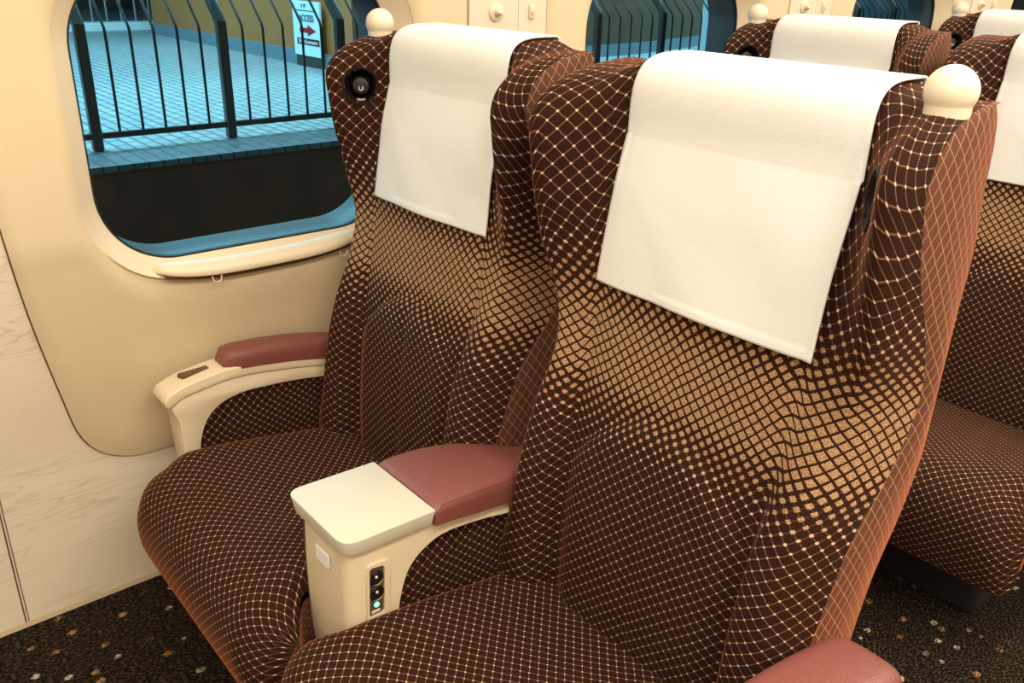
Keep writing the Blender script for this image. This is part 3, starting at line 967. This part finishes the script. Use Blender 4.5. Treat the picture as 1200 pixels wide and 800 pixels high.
railing(7.85, 6, 'dark steel railing on the platform, far stretch at the right of the second window')

# tiled station building behind the railing
foot = [(-16.0, 4.80), (-8.9, 4.80), (-9.15, 9.1), (-9.25, 10.3), (-10.4, 14.5), (-11.5, 24), (-22, 24)]
bm = bmesh.new(); add_prism(bm, foot, 2, 0, 4.2); struct(from_bm('wall_station', bm, M['station'], None, smooth=False))
bm = bmesh.new()  # slab laid over the building's side, its dark colour stands for weaker light
add_prism(bm, [(-8.88, 4.78), (-9.12, 9.1), (-9.22, 10.3), (-10.37, 14.5), (-11.47, 24), (-11.6, 24), (-10.5, 14.5), (-9.35, 10.3), (-9.25, 9.1), (-9.0, 4.83)], 2, 0, 4.2); struct(from_bm('wall_station_shaded', bm, M['station_shaded'], None, smooth=False))
bm = bmesh.new()
f2 = [(p[0]+(.05 if p[0] > -12 else 0), p[1]-.05 if p[1] < 8 else p[1]) for p in foot]
add_prism(bm, f2, 2, 0, .18); struct(from_bm('baseboard_station', bm, M['skirting'], None, smooth=False))
# far kerb and dark wall with a second railing
struct(box('wall_far', (-24.2, -14, 0), (-24, 40, 4.2), M['darkwall']))
fk = box('kerb', (-17.3, -14, 0), (-16.9, 7.0, .14), M['curb'])
tag(fk, 'pale straight kerb far across the platform, behind the nearest railing', 'kerb')
r = thing('railing', 'distant thin railing standing above the pale kerb', 'railing', (-17.1, -2, .14), 'platform railing sections')
bm = bmesh.new(); add_tube(bm, [(-17.1, -2, 1.35), (-17.1, 5.9, 1.35)], .03); from_bm('top_rail', bm, M['kerb'], r)
for k in range(31):
    y = -1.9+k*.26
    bm = bmesh.new(); add_tube(bm, [(-17.1, y, .14), (-17.1, y, 1.35)], .018, 6); from_bm('baluster', bm, M['kerb'], r)
# direction sign on the station wall
dv = Vector((1, 0, 0)); nv = Vector((0, -1, 0)); SK = .64
SP = Vector((-9.91, 4.80, 0))+nv*.075
sg = thing('direction_sign', 'pale blue station sign with a red arrow pointing right, through the nearest window', 'sign', SP)
def on_sign(name, pts, h0, h1, mat, parent):
    bm = bmesh.new()
    A = [bm.verts.new(SP+dv*((a-.23)*SK)+nv*h0+Vector((0, 0, b))) for a, b in pts]; B = [bm.verts.new(SP+dv*((a-.23)*SK)+nv*h1+Vector((0, 0, b))) for a, b in pts]
    n = len(A); bm.faces.new(A); bm.faces.new(B)
    for i in range(n): bm.faces.new((A[i], A[(i+1) % n], B[(i+1) % n], B[i]))
    return from_bm(name, bm, mat, parent, smooth=False)
ang = math.atan2(dv.y, dv.x)
def sign_text(name, body, a, b, size, mat, parent, width=None):
    cu = bpy.data.curves.new('t', 'FONT'); cu.body = body; cu.size = size; cu.align_x = 'CENTER'; cu.align_y = 'CENTER'; cu.extrude = .002
    to = bpy.data.objects.new('t', cu); C.objects.link(to)
    dg = bpy.context.evaluated_depsgraph_get(); me = bpy.data.meshes.new_from_object(to.evaluated_get(dg))
    C.objects.unlink(to); bpy.data.objects.remove(to)
    w = max(v.co.x for v in me.vertices)-min(v.co.x for v in me.vertices)
    k = (width/w) if width else 1
    vs = [SP+dv*((a+v.co.x*k-.23)*SK)+nv*(.036+v.co.z)+Vector((0, 0, b+v.co.y)) for v in me.vertices]
    fs = [tuple(p.vertices) for p in me.polygons]
    return mesh(name, vs, fs, mat, parent, smooth=False)
board = on_sign('board', [(-.34, .14), (.80, .14), (.80, .81), (-.34, .81)], .004, .030, M['signblue'], sg)
on_sign('foot', [(-.30, 0), (.76, 0), (.76, .14), (-.30, .14)], .008, .026, M['rail'], sg)
on_sign('line', [(-.22, .688), (.60, .688), (.60, .698), (-.22, .698)], .029, .034, M['ink'], sg)
on_sign('arrow', [(-.06, .425), (.28, .425), (.28, .385), (.62, .455), (.28, .525), (.28, .485), (-.06, .485)], .029, .034, M['red'], sg)
bd = on_sign('band', [(-.20, .275), (.74, .275), (.74, .355), (-.20, .355)], .029, .034, M['maroon'], sg)
sign_text('band_text', 'Shinkansen', .27, .315, .075, M['white'], sg, .80)
sign_text('title_text', 'ACCESS', .25, .60, .115, M['ink'], sg, .62)
sign_text('small_text', '1F', .15, .75, .06, M['ink'], sg, .2)

# pale column and teal partition seen through the farther windows
def column(name, label, cat, x, y, w, d, h, mat):
    t = thing(name, label, cat, (x, y, 0))
    box('shaft', (x-w/2, y-d/2, 0), (x+w/2, y+d/2, h), mat, t, .03)
    box('plinth', (x-w/2-.03, y-d/2-.03, 0), (x+w/2+.03, y+d/2+.03, .22), M['skirting'], t, .01)
column('column', 'pale blue square column behind the railing, through the second window', 'column', -7.2, 9.75, .22, .62, 4.0, M['column'])
column('partition', 'dark teal partition filling the third window', 'partition', -6.9, 14.3, .2, 5.2, 3.0, M['teal'])
box_roof = struct(box('ceiling_station', (-34, -14, 4.4), (-3.2, 40, 4.5), M['darkwall']))

# ------------------------------------------------------------------ light
def area(name, loc, rot, sx, sy, power, col):
    l = bpy.data.lights.new(name, 'AREA'); l.shape = 'RECTANGLE'; l.size = sx; l.size_y = sy; l.energy = power; l.color = col
    o = bpy.data.objects.new(name, l); o.location = loc; o.rotation_euler = rot; C.objects.link(o)
    return o
WARM = (1, .93, .82)
area('aisle_ceiling_light', (1.15, 2.0, 2.22), (0, 0, 0), .35, 9, 185, WARM)
area('window_side_rack_light', (-.15, 2.0, 2.12), (0, 0, 0), .15, 9, 48, WARM)
area('far_side_ceiling_light', (2.2, 2.0, 2.22), (0, 0, 0), .2, 9, 95, WARM)
COOL = (.33, .80, 1)
area('platform_ceiling_light', (-8, 8, 4.3), (0, 0, 0), 1.2, 36, 2600, COOL)
area('platform_far_light', (-13, 6, 4.3), (0, 0, 0), 2, 34, 2600, COOL)
area('track_side_fill', (-4.2, 6, 4.35), (0, 0, 0), .5, 34, 300, COOL)  # unseen lamp over the track, added to brighten the platform face

w = bpy.data.worlds.new('World'); bpy.context.scene.world = w; w.use_nodes = True
w.node_tree.nodes['Background'].inputs[0].default_value = (.02, .03, .04, 1)
w.node_tree.nodes['Background'].inputs[1].default_value = .3

# ------------------------------------------------------------------ camera
cd = bpy.data.cameras.new('camera'); cd.sensor_fit = 'HORIZONTAL'; cd.sensor_width = 36; cd.lens = 1015.4973*36/1200
cd.clip_start = .02; cd.clip_end = 200
co = bpy.data.objects.new('camera', cd); C.objects.link(co)
co.location = (.9272, -.9004, 1.3015); co.rotation_euler = (math.radians(66.49578), math.radians(-1.36045), math.radians(50.1837))
sc = bpy.context.scene; sc.camera = co
sc.view_settings.view_transform = 'Standard'; sc.view_settings.look = 'None'; sc.view_settings.gamma = 1; sc.view_settings.use_curve_mapping = False
sc.view_settings.exposure = -0.1
